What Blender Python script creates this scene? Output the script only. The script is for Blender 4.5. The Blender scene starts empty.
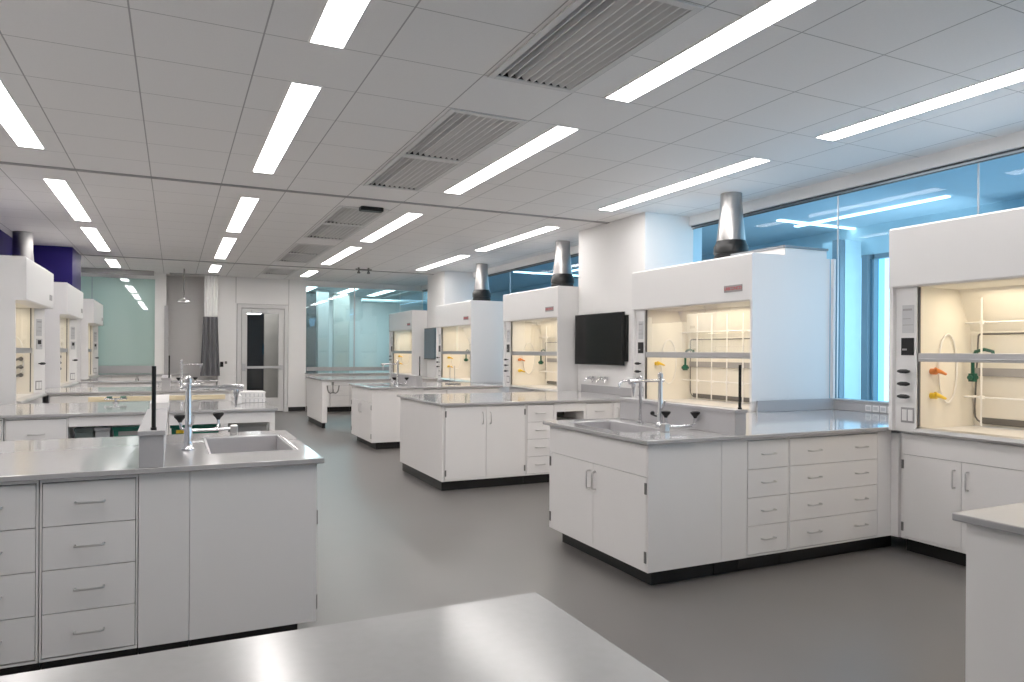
import bpy, bmesh, math, random
from mathutils import Vector, Matrix
random.seed(4)
COL = bpy.context.scene.collection
PI = math.pi

# ------------------------------------------------------------------ materials
def mat(name, col, rough=.5, metal=0., var=.03, scale=6., bump=0., coat=0., spec=.5):
    m = bpy.data.materials.new(name); m.use_nodes = True
    nt = m.node_tree; b = nt.nodes['Principled BSDF']
    b.inputs['Roughness'].default_value = rough; b.inputs['Metallic'].default_value = metal
    b.inputs['Specular IOR Level'].default_value = spec
    b.inputs['Coat Weight'].default_value = coat
    tc = nt.nodes.new('ShaderNodeTexCoord'); n = nt.nodes.new('ShaderNodeTexNoise')
    n.inputs['Scale'].default_value = scale; n.inputs['Detail'].default_value = 3
    nt.links.new(tc.outputs['Object'], n.inputs['Vector'])
    mx = nt.nodes.new('ShaderNodeMix'); mx.data_type = 'RGBA'
    mx.inputs[6].default_value = (*[max(0, c*(1-var)) for c in col], 1)
    mx.inputs[7].default_value = (*[min(1, c*(1+var)) for c in col], 1)
    nt.links.new(n.outputs['Fac'], mx.inputs[0]); nt.links.new(mx.outputs[2], b.inputs['Base Color'])
    if bump:
        bp = nt.nodes.new('ShaderNodeBump'); bp.inputs['Strength'].default_value = bump; bp.inputs['Distance'].default_value = .002
        n2 = nt.nodes.new('ShaderNodeTexNoise'); n2.inputs['Scale'].default_value = scale*20
        nt.links.new(tc.outputs['Object'], n2.inputs['Vector'])
        nt.links.new(n2.outputs['Fac'], bp.inputs['Height']); nt.links.new(bp.outputs['Normal'], b.inputs['Normal'])
    return m

def emis(name, col, s):
    m = bpy.data.materials.new(name); m.use_nodes = True; nt = m.node_tree
    nt.nodes.remove(nt.nodes['Principled BSDF'])
    e = nt.nodes.new('ShaderNodeEmission'); e.inputs[0].default_value = (*col, 1); e.inputs[1].default_value = s
    nt.links.new(e.outputs[0], nt.nodes['Material Output'].inputs[0]); return m

def glass(name, tint, refl=.06, rough=0., frost=None, frost_amt=0., fres=.3):
    m = bpy.data.materials.new(name); m.use_nodes = True; nt = m.node_tree
    nt.nodes.remove(nt.nodes['Principled BSDF'])
    t = nt.nodes.new('ShaderNodeBsdfTransparent'); t.inputs[0].default_value = (*tint, 1)
    g = nt.nodes.new('ShaderNodeBsdfGlossy'); g.inputs['Roughness'].default_value = rough
    g.inputs[0].default_value = (.9, .97, 1, 1)
    lw = nt.nodes.new('ShaderNodeLayerWeight'); lw.inputs[0].default_value = .25
    ad = nt.nodes.new('ShaderNodeMath'); ad.operation = 'MULTIPLY_ADD'
    ad.inputs[1].default_value = fres; ad.inputs[2].default_value = refl
    nt.links.new(lw.outputs['Fresnel'], ad.inputs[0])
    src = t
    if frost:
        d = nt.nodes.new('ShaderNodeBsdfDiffuse'); d.inputs[0].default_value = (*frost, 1)
        m1 = nt.nodes.new('ShaderNodeMixShader'); m1.inputs[0].default_value = frost_amt
        nt.links.new(t.outputs[0], m1.inputs[1]); nt.links.new(d.outputs[0], m1.inputs[2]); src = m1
    mx = nt.nodes.new('ShaderNodeMixShader')
    nt.links.new(ad.outputs[0], mx.inputs[0]); nt.links.new(src.outputs[0], mx.inputs[1]); nt.links.new(g.outputs[0], mx.inputs[2])
    nt.links.new(mx.outputs[0], nt.nodes['Material Output'].inputs[0]); return m

M = {}
M['white'] = mat('white_laminate', (.745, .725, .715), .38, var=.015)
M['hoodwhite'] = mat('hood_enamel', (.77, .755, .745), .35, var=.01)
M['wall'] = mat('white_paint', (.82, .805, .79), .7, var=.015, bump=.05)
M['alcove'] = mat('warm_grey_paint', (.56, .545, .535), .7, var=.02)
M['top'] = mat('grey_worktop', (.37, .362, .362), .09, var=.05, scale=40, spec=.6)
M['topsoft'] = mat('grey_worktop_satin', (.31, .302, .302), .2, var=.05, scale=40, spec=.5)
M['topedge'] = mat('grey_epoxy', (.34, .335, .34), .3, var=.05, scale=40)
M['part'] = mat('grey_partition', (.40, .39, .40), .35, var=.03, scale=60)
M['floor'] = mat('vinyl_floor', (.105, .098, .094), .36, var=.06, scale=2.5, bump=.03)
M['black'] = mat('black_kick', (.012, .012, .012), .4)
M['gap'] = mat('shadow_gap', (.02, .02, .02), .7)
M['toe'] = mat('dark_toe_base', (.012, .012, .012), .4, spec=.3)
M['blackp'] = mat('black_plastic', (.006, .006, .006), .4, spec=.3)
M['screen'] = mat('tv_screen', (.003, .003, .003), .22, spec=.2)
M['screenteal'] = mat('tv_screen_painted_reflection', (.02, .07, .10), .12)  # teal of a reflection put into the screen's base colour
M['steel'] = mat('brushed_steel', (.62, .61, .60), .28, 1., var=.08, scale=15)
M['chrome'] = mat('chrome', (.72, .72, .74), .14, 1., var=.02)
M['duct'] = mat('duct_steel', (.36, .35, .345), .32, 1., var=.12, scale=9)
M['alu'] = mat('aluminium', (.50, .50, .51), .35, .8)
M['cream'] = mat('hood_liner', (.84, .80, .72), .5, var=.01)
M['baffle'] = mat('hood_baffle', (.76, .72, .64), .45, var=.02)
M['rod'] = mat('white_rod', (.85, .83, .80), .3)
M['seal'] = mat('grey_seal', (.12, .115, .11), .5)
M['yellow'] = mat('yellow_plastic', (.85, .55, .02), .35)
M['orange'] = mat('orange_plastic', (.75, .22, .04), .35)
M['green'] = mat('green_plastic', (.0, .075, .045), .35)
M['tote'] = mat('green_tote', (.0, .155, .10), .4)
M['greybin'] = mat('grey_bin', (.33, .33, .32), .5)
M['darkbin'] = mat('dark_green_bin', (.13, .16, .15), .5)
M['purple'] = mat('purple_paint', (.012, .007, .095), .55, var=.04, spec=.15)
M['red'] = mat('red_letter', (.55, .02, .03), .5)
M['plate'] = mat('grey_plate', (.30, .29, .29), .4)
M['label'] = mat('paper_label', (.52, .52, .53), .6)
M['frame'] = mat('door_frame_paint', (.62, .61, .60), .4)
M['framedark'] = mat('dark_bronze', (.055, .06, .065), .4, .4)
M['mull'] = mat('grey_mullion', (.22, .24, .26), .4, .3)
M['curt'] = mat('grey_curtain', (.16, .16, .17), .8, var=.08)
M['mesh'] = mat('white_mesh', (.72, .71, .70), .8)
M['wood'] = mat('pale_wood', (.80, .68, .45), .5, var=.1, scale=4)
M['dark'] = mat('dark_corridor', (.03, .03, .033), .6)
M['brown'] = mat('grey_wood', (.42, .40, .37), .6, var=.15, scale=3)
M['concrete'] = mat('pale_concrete', (.60, .68, .70), .7, var=.08)
M['ceil2'] = mat('outer_ceiling', (.60, .66, .70), .8)
M['vent'] = mat('vent_enamel', (.68, .67, .66), .45)
M['ventdark'] = mat('vent_dark', (.04, .04, .04), .8)
M['sill'] = mat('grey_sill', (.38, .37, .375), .4)
M['seam'] = mat('ceiling_rail', (.33, .325, .32), .5)
M['light'] = emis('light_diffuser', (1, .955, .925), 17.)
M['light2'] = emis('gallery_light', (.95, 1, 1), 6.)
M['sash'] = glass('sash_glass', (.97, .98, .97), .03)
M['bluegl'] = glass('blue_tint_glass', (.40, .72, .95), .012, fres=.05)
M['skygl'] = glass('window_glass', (.40, .80, .97), .03)
M['tealgl'] = glass('teal_glass', (.60, .86, .90), .10, frost=(.42, .66, .70), frost_amt=.12, fres=.15)
M['seagl'] = glass('seagreen_glass', (.35, .55, .50), .10, 0.0, frost=(.42, .54, .49), frost_amt=.88)

# ceiling tile material with grid lines in world metres
S = .637; GX = -.85; GY = 3.997
def ceiling_mat():
    m = bpy.data.materials.new('ceiling_tile'); m.use_nodes = True; nt = m.node_tree; L = nt.links.new
    b = nt.nodes['Principled BSDF']; b.inputs['Roughness'].default_value = .85
    tc = nt.nodes.new('ShaderNodeTexCoord'); sp = nt.nodes.new('ShaderNodeSeparateXYZ'); L(tc.outputs['Object'], sp.inputs[0])
    def mth(op, a, bb=None, c=None):
        n = nt.nodes.new('ShaderNodeMath'); n.operation = op
        for i, v in enumerate((a, bb, c)):
            if v is None: continue
            if isinstance(v, (int, float)): n.inputs[i].default_value = v
            else: L(v, n.inputs[i])
        return n.outputs[0]
    def line(o, off, w):
        t = mth('DIVIDE', mth('SUBTRACT', o, off), S)
        f = mth('FRACT', mth('ADD', t, 100.5))
        return mth('LESS_THAN', mth('ABSOLUTE', mth('SUBTRACT', f, .5)), w/S)
    lx = line(sp.outputs[0], GX, .0045); ly = line(sp.outputs[1], GY, .0032)
    ln = mth('MAXIMUM', lx, ly)
    n = nt.nodes.new('ShaderNodeTexNoise'); n.inputs['Scale'].default_value = 90; L(tc.outputs['Object'], n.inputs['Vector'])
    mx = nt.nodes.new('ShaderNodeMix'); mx.data_type = 'RGBA'
    mx.inputs[6].default_value = (.82, .805, .795, 1); mx.inputs[7].default_value = (.87, .855, .845, 1); L(n.outputs['Fac'], mx.inputs[0])
    m2 = nt.nodes.new('ShaderNodeMix'); m2.data_type = 'RGBA'; L(ln, m2.inputs[0]); L(mx.outputs[2], m2.inputs[6])
    m2.inputs[7].default_value = (.40, .39, .385, 1); L(m2.outputs[2], b.inputs['Base Color'])
    return m
M['ceiling'] = ceiling_mat()

# ------------------------------------------------------------------ builders
class MB:
    def __init__(s, T=None): s.bm = bmesh.new(); s.T = T or Matrix.Identity(4)
    def v(s, *p): return s.bm.verts.new(s.T @ Vector(p))
    def box(s, x0, x1, y0, y1, z0, z1):
        a = [s.v(x, y, z) for z in (z0, z1) for x, y in ((x0, y0), (x1, y0), (x1, y1), (x0, y1))]
        for f in ((3, 2, 1, 0), (4, 5, 6, 7), (0, 1, 5, 4), (1, 2, 6, 5), (2, 3, 7, 6), (3, 0, 4, 7)):
            s.bm.faces.new([a[i] for i in f])
        return s
    def quad(s, *ps): s.bm.faces.new([s.v(*p) for p in ps]); return s
    def prism(s, pts, z0, z1):          # pts in xy
        n = len(pts); a = [s.v(x, y, z0) for x, y in pts]; b = [s.v(x, y, z1) for x, y in pts]
        s.bm.faces.new(a[::-1]); s.bm.faces.new(b)
        for i in range(n): s.bm.faces.new([a[i], a[(i+1) % n], b[(i+1) % n], b[i]])
        return s
    def prismy(s, pts, y0, y1):         # pts in xz
        n = len(pts); a = [s.v(x, y0, z) for x, z in pts]; b = [s.v(x, y1, z) for x, z in pts]
        s.bm.faces.new(a[::-1]); s.bm.faces.new(b)
        for i in range(n): s.bm.faces.new([a[i], a[(i+1) % n], b[(i+1) % n], b[i]])
        return s
    def tube(s, pts, r, seg=10, radii=None, cap=True, closed=False):
        P = [Vector(p) for p in pts]; n = len(P); rings = []; up = None
        for i, p in enumerate(P):
            if closed: t = P[(i+1) % n]-P[i-1]
            else: t = (P[min(i+1, n-1)]-P[max(i-1, 0)])
            t.normalize()
            if up is None: up = Vector((0, 0, 1)) if abs(t.z) < .9 else Vector((1, 0, 0))
            a = t.cross(up).normalized(); b = a.cross(t).normalized(); up = b
            rr = radii[i] if radii else r
            rings.append([s.v(*(p + a*math.cos(2*PI*k/seg)*rr + b*math.sin(2*PI*k/seg)*rr)) for k in range(seg)])
        m = n if closed else n-1
        for i in range(m):
            A, B = rings[i], rings[(i+1) % n]
            for k in range(seg): s.bm.faces.new([A[k], A[(k+1) % seg], B[(k+1) % seg], B[k]])
        if cap and not closed: s.bm.faces.new(rings[0][::-1]); s.bm.faces.new(rings[-1])
        return s
    def cyl(s, p0, p1, r0, r1=None, seg=20): return s.tube([p0, p1], r0, seg, [r0, r0 if r1 is None else r1])
    def lathe(s, c, prof, seg=24):      # prof [(r,z)]
        return s.tube([(c[0], c[1], c[2]+z) for r, z in prof], 1, seg, [max(r, .0005) for r, z in prof])
    def build(s, name, m, parent=None, bev=0., smooth=False):
        me = bpy.data.meshes.new(name)
        bmesh.ops.recalc_face_normals(s.bm, faces=s.bm.faces)
        org = parent['_o'] if parent is not None and '_o' in parent else None
        if org is not None: bmesh.ops.translate(s.bm, verts=s.bm.verts, vec=-Vector(org))
        s.bm.to_mesh(me); s.bm.free()
        if isinstance(m, str): m = M[m]
        me.materials.append(m)
        if smooth:
            for p in me.polygons: p.use_smooth = True
            me.set_sharp_from_angle(angle=.7) if hasattr(me, 'set_sharp_from_angle') else None
        o = bpy.data.objects.new(name, me); COL.objects.link(o)
        if parent is not None: o.parent = parent; o['_o'] = parent['_o']
        if bev:
            md = o.modifiers.new('bevel', 'BEVEL'); md.width = bev; md.segments = 2; md.limit_method = 'ANGLE'
        return o

def thing(name, label, cat, loc, group=None):
    o = bpy.data.objects.new(name, None); COL.objects.link(o); o.empty_display_size = .1
    o.location = loc; o['label'] = label; o['category'] = cat; o['_o'] = list(loc)
    group = group or GROUPS.get(cat)
    if group: o['group'] = group
    return o
GROUPS = {'fume hood': 'white fume hoods', 'faucet': 'laboratory faucets', 'eyewash': 'bench eyewashes', 'sink': 'bench sinks', 'cabinet': 'white laboratory base cabinets', 'worktop': 'grey laboratory worktops', 'partition': 'bench partitions', 'rod': 'upright rods on the bench partitions', 'duct': 'exhaust ducts', 'television': 'wall televisions', 'tote': 'green storage totes', 'bin': 'grey bins under the table', 'table': 'laboratory tables'}
def struct_empty(name, loc=(0, 0, 0)):
    o = bpy.data.objects.new(name, None); COL.objects.link(o); o.location = loc; o['kind'] = 'structure'; o['_o'] = list(loc); return o
def struct(name, mb, m, bev=0):
    o = mb.build(name, m, None, bev); o['kind'] = 'structure'; return o
def tag(o, label, cat, group=None):
    o['label'] = label; o['category'] = cat
    if group: o['group'] = group
    return o
def solo(name, mb, m, label, cat, group=None, bev=0, smooth=False):
    return tag(mb.build(name, m, None, bev, smooth), label, cat, group)

# ------------------------------------------------------------------ dimensions (metres, camera at x=y=0)
CZ = 3.136; TOP = .914; XW = 5.75; XL = -2.24; YB = 17.57; Y0 = -2.6

# ------------------------------------------------------------------ room shell
struct('floor', MB().box(XL-.1, 9.0, Y0, 24, -.1, 0), 'floor')

VENTS = [(.17, 1.43), (2.74, 3.985), (4.65, 5.90), (5.93, 7.16), (8.33, 9.53), (9.57, 10.85), (11.55, 12.75), (12.78, 14.0), (15.25, 16.45)]
VX = (1.735, 2.31)
SEAMS = (7.80, 14.75)
def ceiling():
    xs = sorted([XL-.1, VX[0], VX[1], XW])
    ys = sorted([Y0, YB] + [y for v in VENTS for y in v])
    mb = MB()
    for i in range(len(xs)-1):
        for j in range(len(ys)-1):
            if i == 1 and any(abs(ys[j]-v[0]) < 1e-6 for v in VENTS): continue
            mb.quad((xs[i], ys[j], CZ), (xs[i], ys[j+1], CZ), (xs[i+1], ys[j+1], CZ), (xs[i+1], ys[j], CZ))
    return mb
struct('ceiling', ceiling(), 'ceiling')
for i, y in enumerate(SEAMS):
    mb = MB(); mb.box(XL, XW-.01, y-.028, y-.018, CZ-.012, CZ-.001); mb.box(XL, XW-.01, y+.018, y+.028, CZ-.012, CZ-.001)
    mb.box(XL, XW-.01, y-.018, y+.018, CZ-.006, CZ-.001)
    struct('trim_%d' % (i+1), mb, 'seam')
# far end soffit rails
struct('trim_3', MB().box(XL, -.4, YB-.5, YB-.45, CZ-.10, CZ-.001), 'seam')
struct('wall_left', MB().box(XL-.1, XL, 8.2, YB, 0, CZ), 'purple')
struct('wall_left', MB().box(XL-.1, XL, Y0, 8.2, 0, CZ), 'alcove')  # stretch out of view; grey picked to cut bounced light
struct('wall_front', MB().box(XL-.1, XW+.3, Y0-.1, Y0, 0, CZ), 'alcove')  # unseen wall behind the camera, greyed to lessen frontal light
struct('trim_4', MB().box(XL, -1.53, 13.75, 14.95, 2.2, CZ-.002), 'purple'); struct('trim_22', MB().box(XL, -1.53, 13.75, 14.95, 0, 2.199), 'hoodwhite')

# right wall: low wall, head, glazing, piers
PIERS = [(7.0, 8.545), (14.05, 15.16)]
for i, (a, b) in enumerate(PIERS):
    struct('trim_%d' % (5+i), MB().box(5.085 if i == 0 else 5.11, XW+.2, a, b, 0, CZ-.002), 'wall')
spans = [(Y0, 7.0), (8.545, 14.05), (15.16, YB)]
wl = MB(); hd = MB()
for a, b in spans:
    wl.box(XW, XW+.12, a, b, 0, .995)
    hd.box(XW, XW+.12, a, b, 3.02, CZ)
struct('wall_right', wl, 'wall'); struct('trim_7', hd, 'seam' if False else 'wall')
hd = MB()
for a, b in spans:
    hd.box(XW+.03, XW+.10, a, b, 3.004, 3.019); hd.box(XW+.045, XW+.065, a, b, 2.982, 2.99)
struct('trim_8', hd, 'framedark')
joints = {0: [-1.0, .5, 2.0, 3.53, 4.86, 7.0], 1: [8.545, 10.4, 12.3, 14.05], 2: [15.16, YB]}
wn = 0
for si, (a, b) in enumerate(spans):
    js = joints[si]
    for p0, p1 in zip(js[:-1], js[1:]):
        wn += 1
        w = struct_empty('window_%d' % wn, (XW+.05, (p0+p1)/2, 1.0))
        MB().quad((XW+.055, p0+.006, 1.0), (XW+.055, p1-.006, 1.0), (XW+.055, p1-.006, 2.99), (XW+.055, p0+.006, 2.99)).build('window_pane', 'bluegl', w)
        MB().box(XW+.045, XW+.065, p0-.004, p0+.004, 1.0, 2.975).build('window_joint', 'alu', w)
struct('trim_9', MB().box(XW-.03, XW+.12, 3.56, 4.85, .996, 1.018), 'sill', .004)
struct('trim_10', MB().box(XW-.03, XW-.002, 4.835, 4.869, 1.02, 2.36), 'white')

# gallery beyond the glazing
struct('ceiling_gallery', MB().box(XW+.13, 8.2, -2, 24, 3.10, 3.16), 'ceil2')
gl = struct_empty('trim_11', (7.2, 5.5, 3.09))
MB().box(7.22, 7.29, 4.72, 6.72, 3.085, 3.098).build('gallery_strip', 'light2', gl)
MB().box(6.72, 8.1, 6.47, 6.53, 3.085, 3.098).build('gallery_strip', 'light2', gl)
MB().box(7.22, 7.29, 9.6, 13.0, 3.085, 3.098).build('gallery_strip', 'light2', gl)
MB().box(6.3, 8.1, 13.1, 13.2, 3.085, 3.098).build('gallery_strip', 'light2', gl)
MB().box(7.22, 7.29, .6, 3.4, 3.085, 3.098).build('gallery_strip', 'light2', gl)
gw = MB(); gw.box(8.05, 8.2, -2, 24, 2.72, 3.10); gw.box(8.05, 8.2, 6.75, 24, 0, 2.72); gw.box(8.05, 8.2, -2, 24, 0, .5)
struct('wall_gallery', gw, 'concrete')
struct('trim_12', MB().box(7.69, 7.985, 6.33, 6.68, 0, 2.9), 'concrete')
fr = MB()
for y in (6.19, 4.6, 3.0, 1.4): fr.box(8.03, 8.12, y-.012, y+.012, .5, 2.72)
fr.box(7.99, 8.12, 6.24, 6.33, .5, 2.72); fr.box(7.60, 7.68, 6.33, 6.45, 0, 2.9)
fr.box(8.03, 8.12, -2, 6.3, 2.66, 2.72)
struct('trim_13', fr, 'mull')
struct('window_20', MB().quad((8.1, 6.08, .5), (8.1, 6.25, .5), (8.1, 6.25, 2.7), (8.1, 6.08, 2.7)), 'skygl')
struct('wall_outside', MB().box(11.5, 11.7, -6, 8.5, -.1, 1.05), 'concrete')

# far wall
fw = MB()
fw.box(-.39, -.17, YB-.02, YB+.15, 0, CZ)             # column left of the alcove
fw.box(.90, 1.30, YB-.02, YB+.15, 0, CZ); fw.box(2.45, 2.86, YB-.02, YB+.15, 0, CZ); fw.box(1.30, 2.45, YB-.02, YB+.15, 2.53, CZ)
fw.box(XL, -.39, YB, YB+.12, 0, .88); fw.box(2.86, XW+.2, YB, YB+.12, 0, .88)
fw.box(XL, -.39, YB, YB+.12, 3.0, CZ); fw.box(2.86, XW+.2, YB, YB+.12, 3.0, CZ)
struct('wall_back', fw, 'wall')
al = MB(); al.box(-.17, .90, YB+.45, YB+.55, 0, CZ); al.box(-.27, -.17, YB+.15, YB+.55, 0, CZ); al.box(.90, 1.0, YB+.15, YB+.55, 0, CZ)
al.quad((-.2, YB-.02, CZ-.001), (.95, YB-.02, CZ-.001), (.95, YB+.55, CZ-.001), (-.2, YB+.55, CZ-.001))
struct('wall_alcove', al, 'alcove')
struct('trim_14', MB().box(-.20, -.12, YB-.06, YB-.021, .12, 2.42), 'sill')
mb = MB(); mb.box(1.275, 1.287, YB-.024, YB-.02, 2.53, CZ); mb.box(2.452, 2.462, YB-.024, YB-.02, 2.53, CZ)
struct('trim_15', mb, 'seam')
struct('baseboard_back', MB().box(2.46, 2.86, YB-.03, YB-.02, 0, .1), 'black')
sl = MB(); sl.box(XL+.02, -.40, YB-.06, YB-.001, .93, 1.09)
struct('trim_16', sl, 'sill'); struct('trim_17', MB().box(2.88, XW, YB-.04, YB-.001, .96, 1.05), 'sill')
w = struct_empty('window_21', (-1.3, YB+.05, 1.1))
for a, b in ((XL, -1.60), (-1.595, -.39)):
    MB().quad((a, YB+.05, .88), (b, YB+.05, .88), (b, YB+.05, 3.0), (a, YB+.05, 3.0)).build('window_pane', 'seagl', w)
MB().box(-1.605, -1.59, YB+.04, YB+.06, 1.09, 3.0).build('window_joint', 'mull', w)
w = struct_empty('window_22', (4.3, YB+.05, 1.1))
for a, b in ((2.86, 4.03), (4.045, 5.2), (5.21, XW+.2)):
    MB().quad((a, YB+.05, .88), (b, YB+.05, .88), (b, YB+.05, 3.0), (a, YB+.05, 3.0)).build('window_pane', 'tealgl', w)
MB().box(4.025, 4.05, YB+.04, YB+.06, 1.05, 3.0).build('window_joint', 'alu', w)
# rooms behind the far glazing
rb = MB(); rb.box(2.3, 9, 22.0, 22.1, 0, 3.2); rb.box(XL-.1, 1.1, 19.0, 19.1, 0, 3.2)
struct('wall_rear_room', rb, 'wall')
struct('ceiling_rear_room', MB().box(XL-.1, XW+.3, YB+.13, 22.1, 3.14, 3.2), 'ceil2')
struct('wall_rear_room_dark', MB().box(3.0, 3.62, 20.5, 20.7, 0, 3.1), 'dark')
rc = MB(); rc.box(3.53, 3.82, 19.7, 20.0, 0, 3.1)
struct('wall_rear_room_pier', rc, 'alcove')
struct('wall_rear_room_screen', MB().box(4.12, 4.58, 20.6, 20.7, 0, 3.1), 'brown')
lt = struct_empty('trim_18', (4, 19, 3.1))
MB().box(3.2, 3.4, 18.0, 20.6, 3.12, 3.135).build('rear_light', 'light2', lt)
MB().box(4.3, 4.5, 18.6, 21.4, 3.12, 3.135).build('rear_light', 'light2', lt)
MB().box(5.3, 5.5, 18.6, 21.4, 3.12, 3.135).build('rear_light', 'light2', lt)
pp = MB(); pp.cyl((4.6, 19.2, 2.82), (6.4, 19.2, 2.82), .05); struct('trim_19', pp, 'concrete')

# far door
d = struct_empty('door_1', (1.87, YB, 0))
mb = MB(); mb.box(1.31, 1.40, YB-.04, YB+.10, 0, 2.52); mb.box(2.36, 2.44, YB-.04, YB+.10, 0, 2.52); mb.box(1.40, 2.36, YB-.04, YB+.10, 2.43, 2.52)
mb.build('door_frame', 'frame', d, .004)
mb = MB(); mb.box(1.41, 1.53, YB, YB+.05, .01, 2.42); mb.box(2.23, 2.35, YB, YB+.05, .01, 2.42); mb.box(1.53, 2.23, YB, YB+.05, 2.31, 2.42); mb.box(1.53, 2.23, YB, YB+.05, .01, .33)
mb.build('door_leaf', 'frame', d, .004)
MB().quad((1.53, YB+.025, .33), (2.23, YB+.025, .33), (2.23, YB+.025, 2.31), (1.53, YB+.025, 2.31)).build('door_pane', 'sash', d)
pb = MB(); pb.box(1.43, 1.50, YB-.06, YB-.001, .96, 1.14); pb.box(2.26, 2.33, YB-.06, YB-.001, .99, 1.10); pb.box(1.50, 2.26, YB-.09, YB-.05, 1.02, 1.075)
pb.build('push_bar', 'alu', d, .004)
MB().box(1.62, 1.98, YB-.05, YB-.001, 2.325, 2.385).build('door_closer', 'alu', d, .004)
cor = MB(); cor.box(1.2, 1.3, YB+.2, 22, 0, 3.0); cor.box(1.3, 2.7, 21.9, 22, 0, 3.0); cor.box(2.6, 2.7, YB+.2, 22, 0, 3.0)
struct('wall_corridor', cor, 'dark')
struct('wall_corridor_panel', MB().box(1.99, 2.36, 18.3, 18.4, 0, 2.5), 'brown')
struct('trim_20', MB().box(1.62, 2.05, 19.5, 20.0, 2.40, 2.45), 'light2')
struct('trim_21', MB().box(1.955, 1.985, 18.3, 18.4, 1.35, 1.6), 'skygl')

# ------------------------------------------------------------------ ceiling lights
def ceiling_light(x, y0, y1, label):
    w = .088
    t = thing('ceiling_light', label, 'light', (x, (y0+y1)/2, CZ), 'linear ceiling lights')
    MB().box(x-w, x+w, y0, y1, CZ-.006, CZ-.002).build('diffuser', 'light', t)
    f = MB()
    for a, b, c, e in ((x-w-.012, x-w, y0-.012, y1+.012), (x+w, x+w+.012, y0-.012, y1+.012), (x-w, x+w, y0-.012, y0), (x-w, x+w, y1, y1+.012)):
        f.box(a, b, c, e, CZ-.0055, CZ-.001)
    f.build('frame', 'hoodwhite', t)
rows = [(-1.09, [(1.45, 3.98), (4.64, 7.10), (8.36, 10.84), (11.46, 13.96), (15.28, 16.64)], 'one in the row nearest the purple wall'),
        (.75, [(1.45, 3.98), (4.64, 7.10), (8.36, 10.84), (11.50, 14.10), (15.3, 16.6)], 'one in the row on the purple-wall side of the vents'),
        (2.66, [(1.45, 3.98), (4.64, 7.10), (8.38, 10.84), (11.54, 14.08), (15.38, 16.6)], 'one in the row just window-side of the vents'),
        (4.60, [(1.45, 3.98), (4.64, 7.12), (8.40, 10.94), (11.60, 14.12)], 'one in the row above the window-side hoods')]
ORD = ['nearest', 'second', 'third', 'fourth', 'fifth']
for x, ys, desc in rows:
    for k, (a, b) in enumerate(ys):
        ceiling_light(x, a, b, 'ceiling light, %s %s' % (ORD[k], desc))
    # one more above and behind the camera
    MBL = None
ORD2 = ['first', 'second', 'third', 'fourth', 'fifth', 'sixth', 'seventh', 'eighth', 'ninth']
for k, (a, b) in enumerate(VENTS):
    x0, x1 = VX
    t = thing('ceiling_vent', 'grey slatted ceiling air vent, %s of the row counting from the camera' % ORD2[k], 'vent', ((x0+x1)/2, (a+b)/2, CZ), 'ceiling air vents')
    bk = MB(); bk.box(x0, x1, a, b, CZ+.12, CZ+.14); bk.box(x0-.01, x0, a, b, CZ, CZ+.14); bk.box(x1, x1+.01, a, b, CZ, CZ+.14); bk.box(x0, x1, a-.01, a, CZ, CZ+.14); bk.box(x0, x1, b, b+.01, CZ, CZ+.14)
    bk.build('backing', 'ventdark', t)
    f = MB(); w = .03
    for q in ((x0-.012, x0+w, a-.012, b+.012), (x1-w, x1+.012, a-.012, b+.012), (x0+w, x1-w, a-.012, a+w), (x0+w, x1-w, b-w, b+.012)): f.box(*q, CZ-.012, CZ-.001)
    f.build('frame', 'vent', t, .002)
    sl = MB(); n = 10
    for i in range(n):
        xc = x0+w+(i+.5)*(x1-x0-2*w)/n
        k_ = 1 if i < 3 else 0
        sl.prismy([(xc+.004, CZ-.006), (xc+.012, CZ-.006), (xc+.003, CZ+.03), (xc-.005, CZ+.03)] if k_ else [(xc+.010, CZ-.008), (xc+.020, CZ-.008), (xc-.004, CZ+.020), (xc-.014, CZ+.020)], a+w+.001, b-w-.001)
    sl.build('slats', 'vent', t)
mb = MB(); mb.box(1.95, 2.22, 8.20, 8.32, CZ-.05, CZ-.001)
solo('projector_mount', mb, 'blackp', 'small black box fixed to the ceiling beside an air vent', 'ceiling device', bev=.01)
t = thing('sprinkler', 'small grey twin-stem fitting hanging from the ceiling near the back', 'ceiling device', (3.46, 14.3, CZ))
mb = MB()
for dx in (-.10, .10): mb.lathe((3.46+dx, 14.3, CZ-.12), [(.03, 0), (.035, .02), (.02, .04), (.02, .119)], 12)
mb.build('stems', 'seal', t, smooth=True)
MB().box(3.30, 3.62, 14.27, 14.33, CZ-.05, CZ-.03).build('bracket', 'seal', t)

# ------------------------------------------------------------------ casework helpers
def handle(mb, x, y, z, horiz=True, L=.10, out=.03, r=.005):
    """bar pull in front of plane y (front faces -y)"""
    if horiz: pts = [(x-L/2, y, z), (x-L/2, y-out*.8, z), (x-L/2+.01, y-out, z), (x+L/2-.01, y-out, z), (x+L/2, y-out*.8, z), (x+L/2, y, z)]
    else: pts = [(x, y, z-L/2), (x, y-out*.8, z-L/2), (x, y-out, z-L/2+.01), (x, y-out, z+L/2-.01), (x, y-out*.8, z+L/2), (x, y, z+L/2)]
    mb.tube(pts, r, 8)
def Tm(ox, oy, facing='-y', mirror=False):
    """local frame: x along the front (viewer's left to right), y into the cabinet, origin at viewer's left front corner on the floor"""
    T = Matrix.Translation((ox, oy, 0))
    if facing == '-y': R = Matrix.Identity(4)
    elif facing == '-x': R = Matrix(((0, 1, 0, 0), (-1, 0, 0, 0), (0, 0, 1, 0), (0, 0, 0, 1)))    # local x -> -Y, local y -> +X
    elif facing == '+x': R = Matrix(((0, -1, 0, 0), (1, 0, 0, 0), (0, 0, 1, 0), (0, 0, 0, 1)))    # local x -> +Y, local y -> -X
    return T @ R
ZT = .888   # underside of worktop
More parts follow.
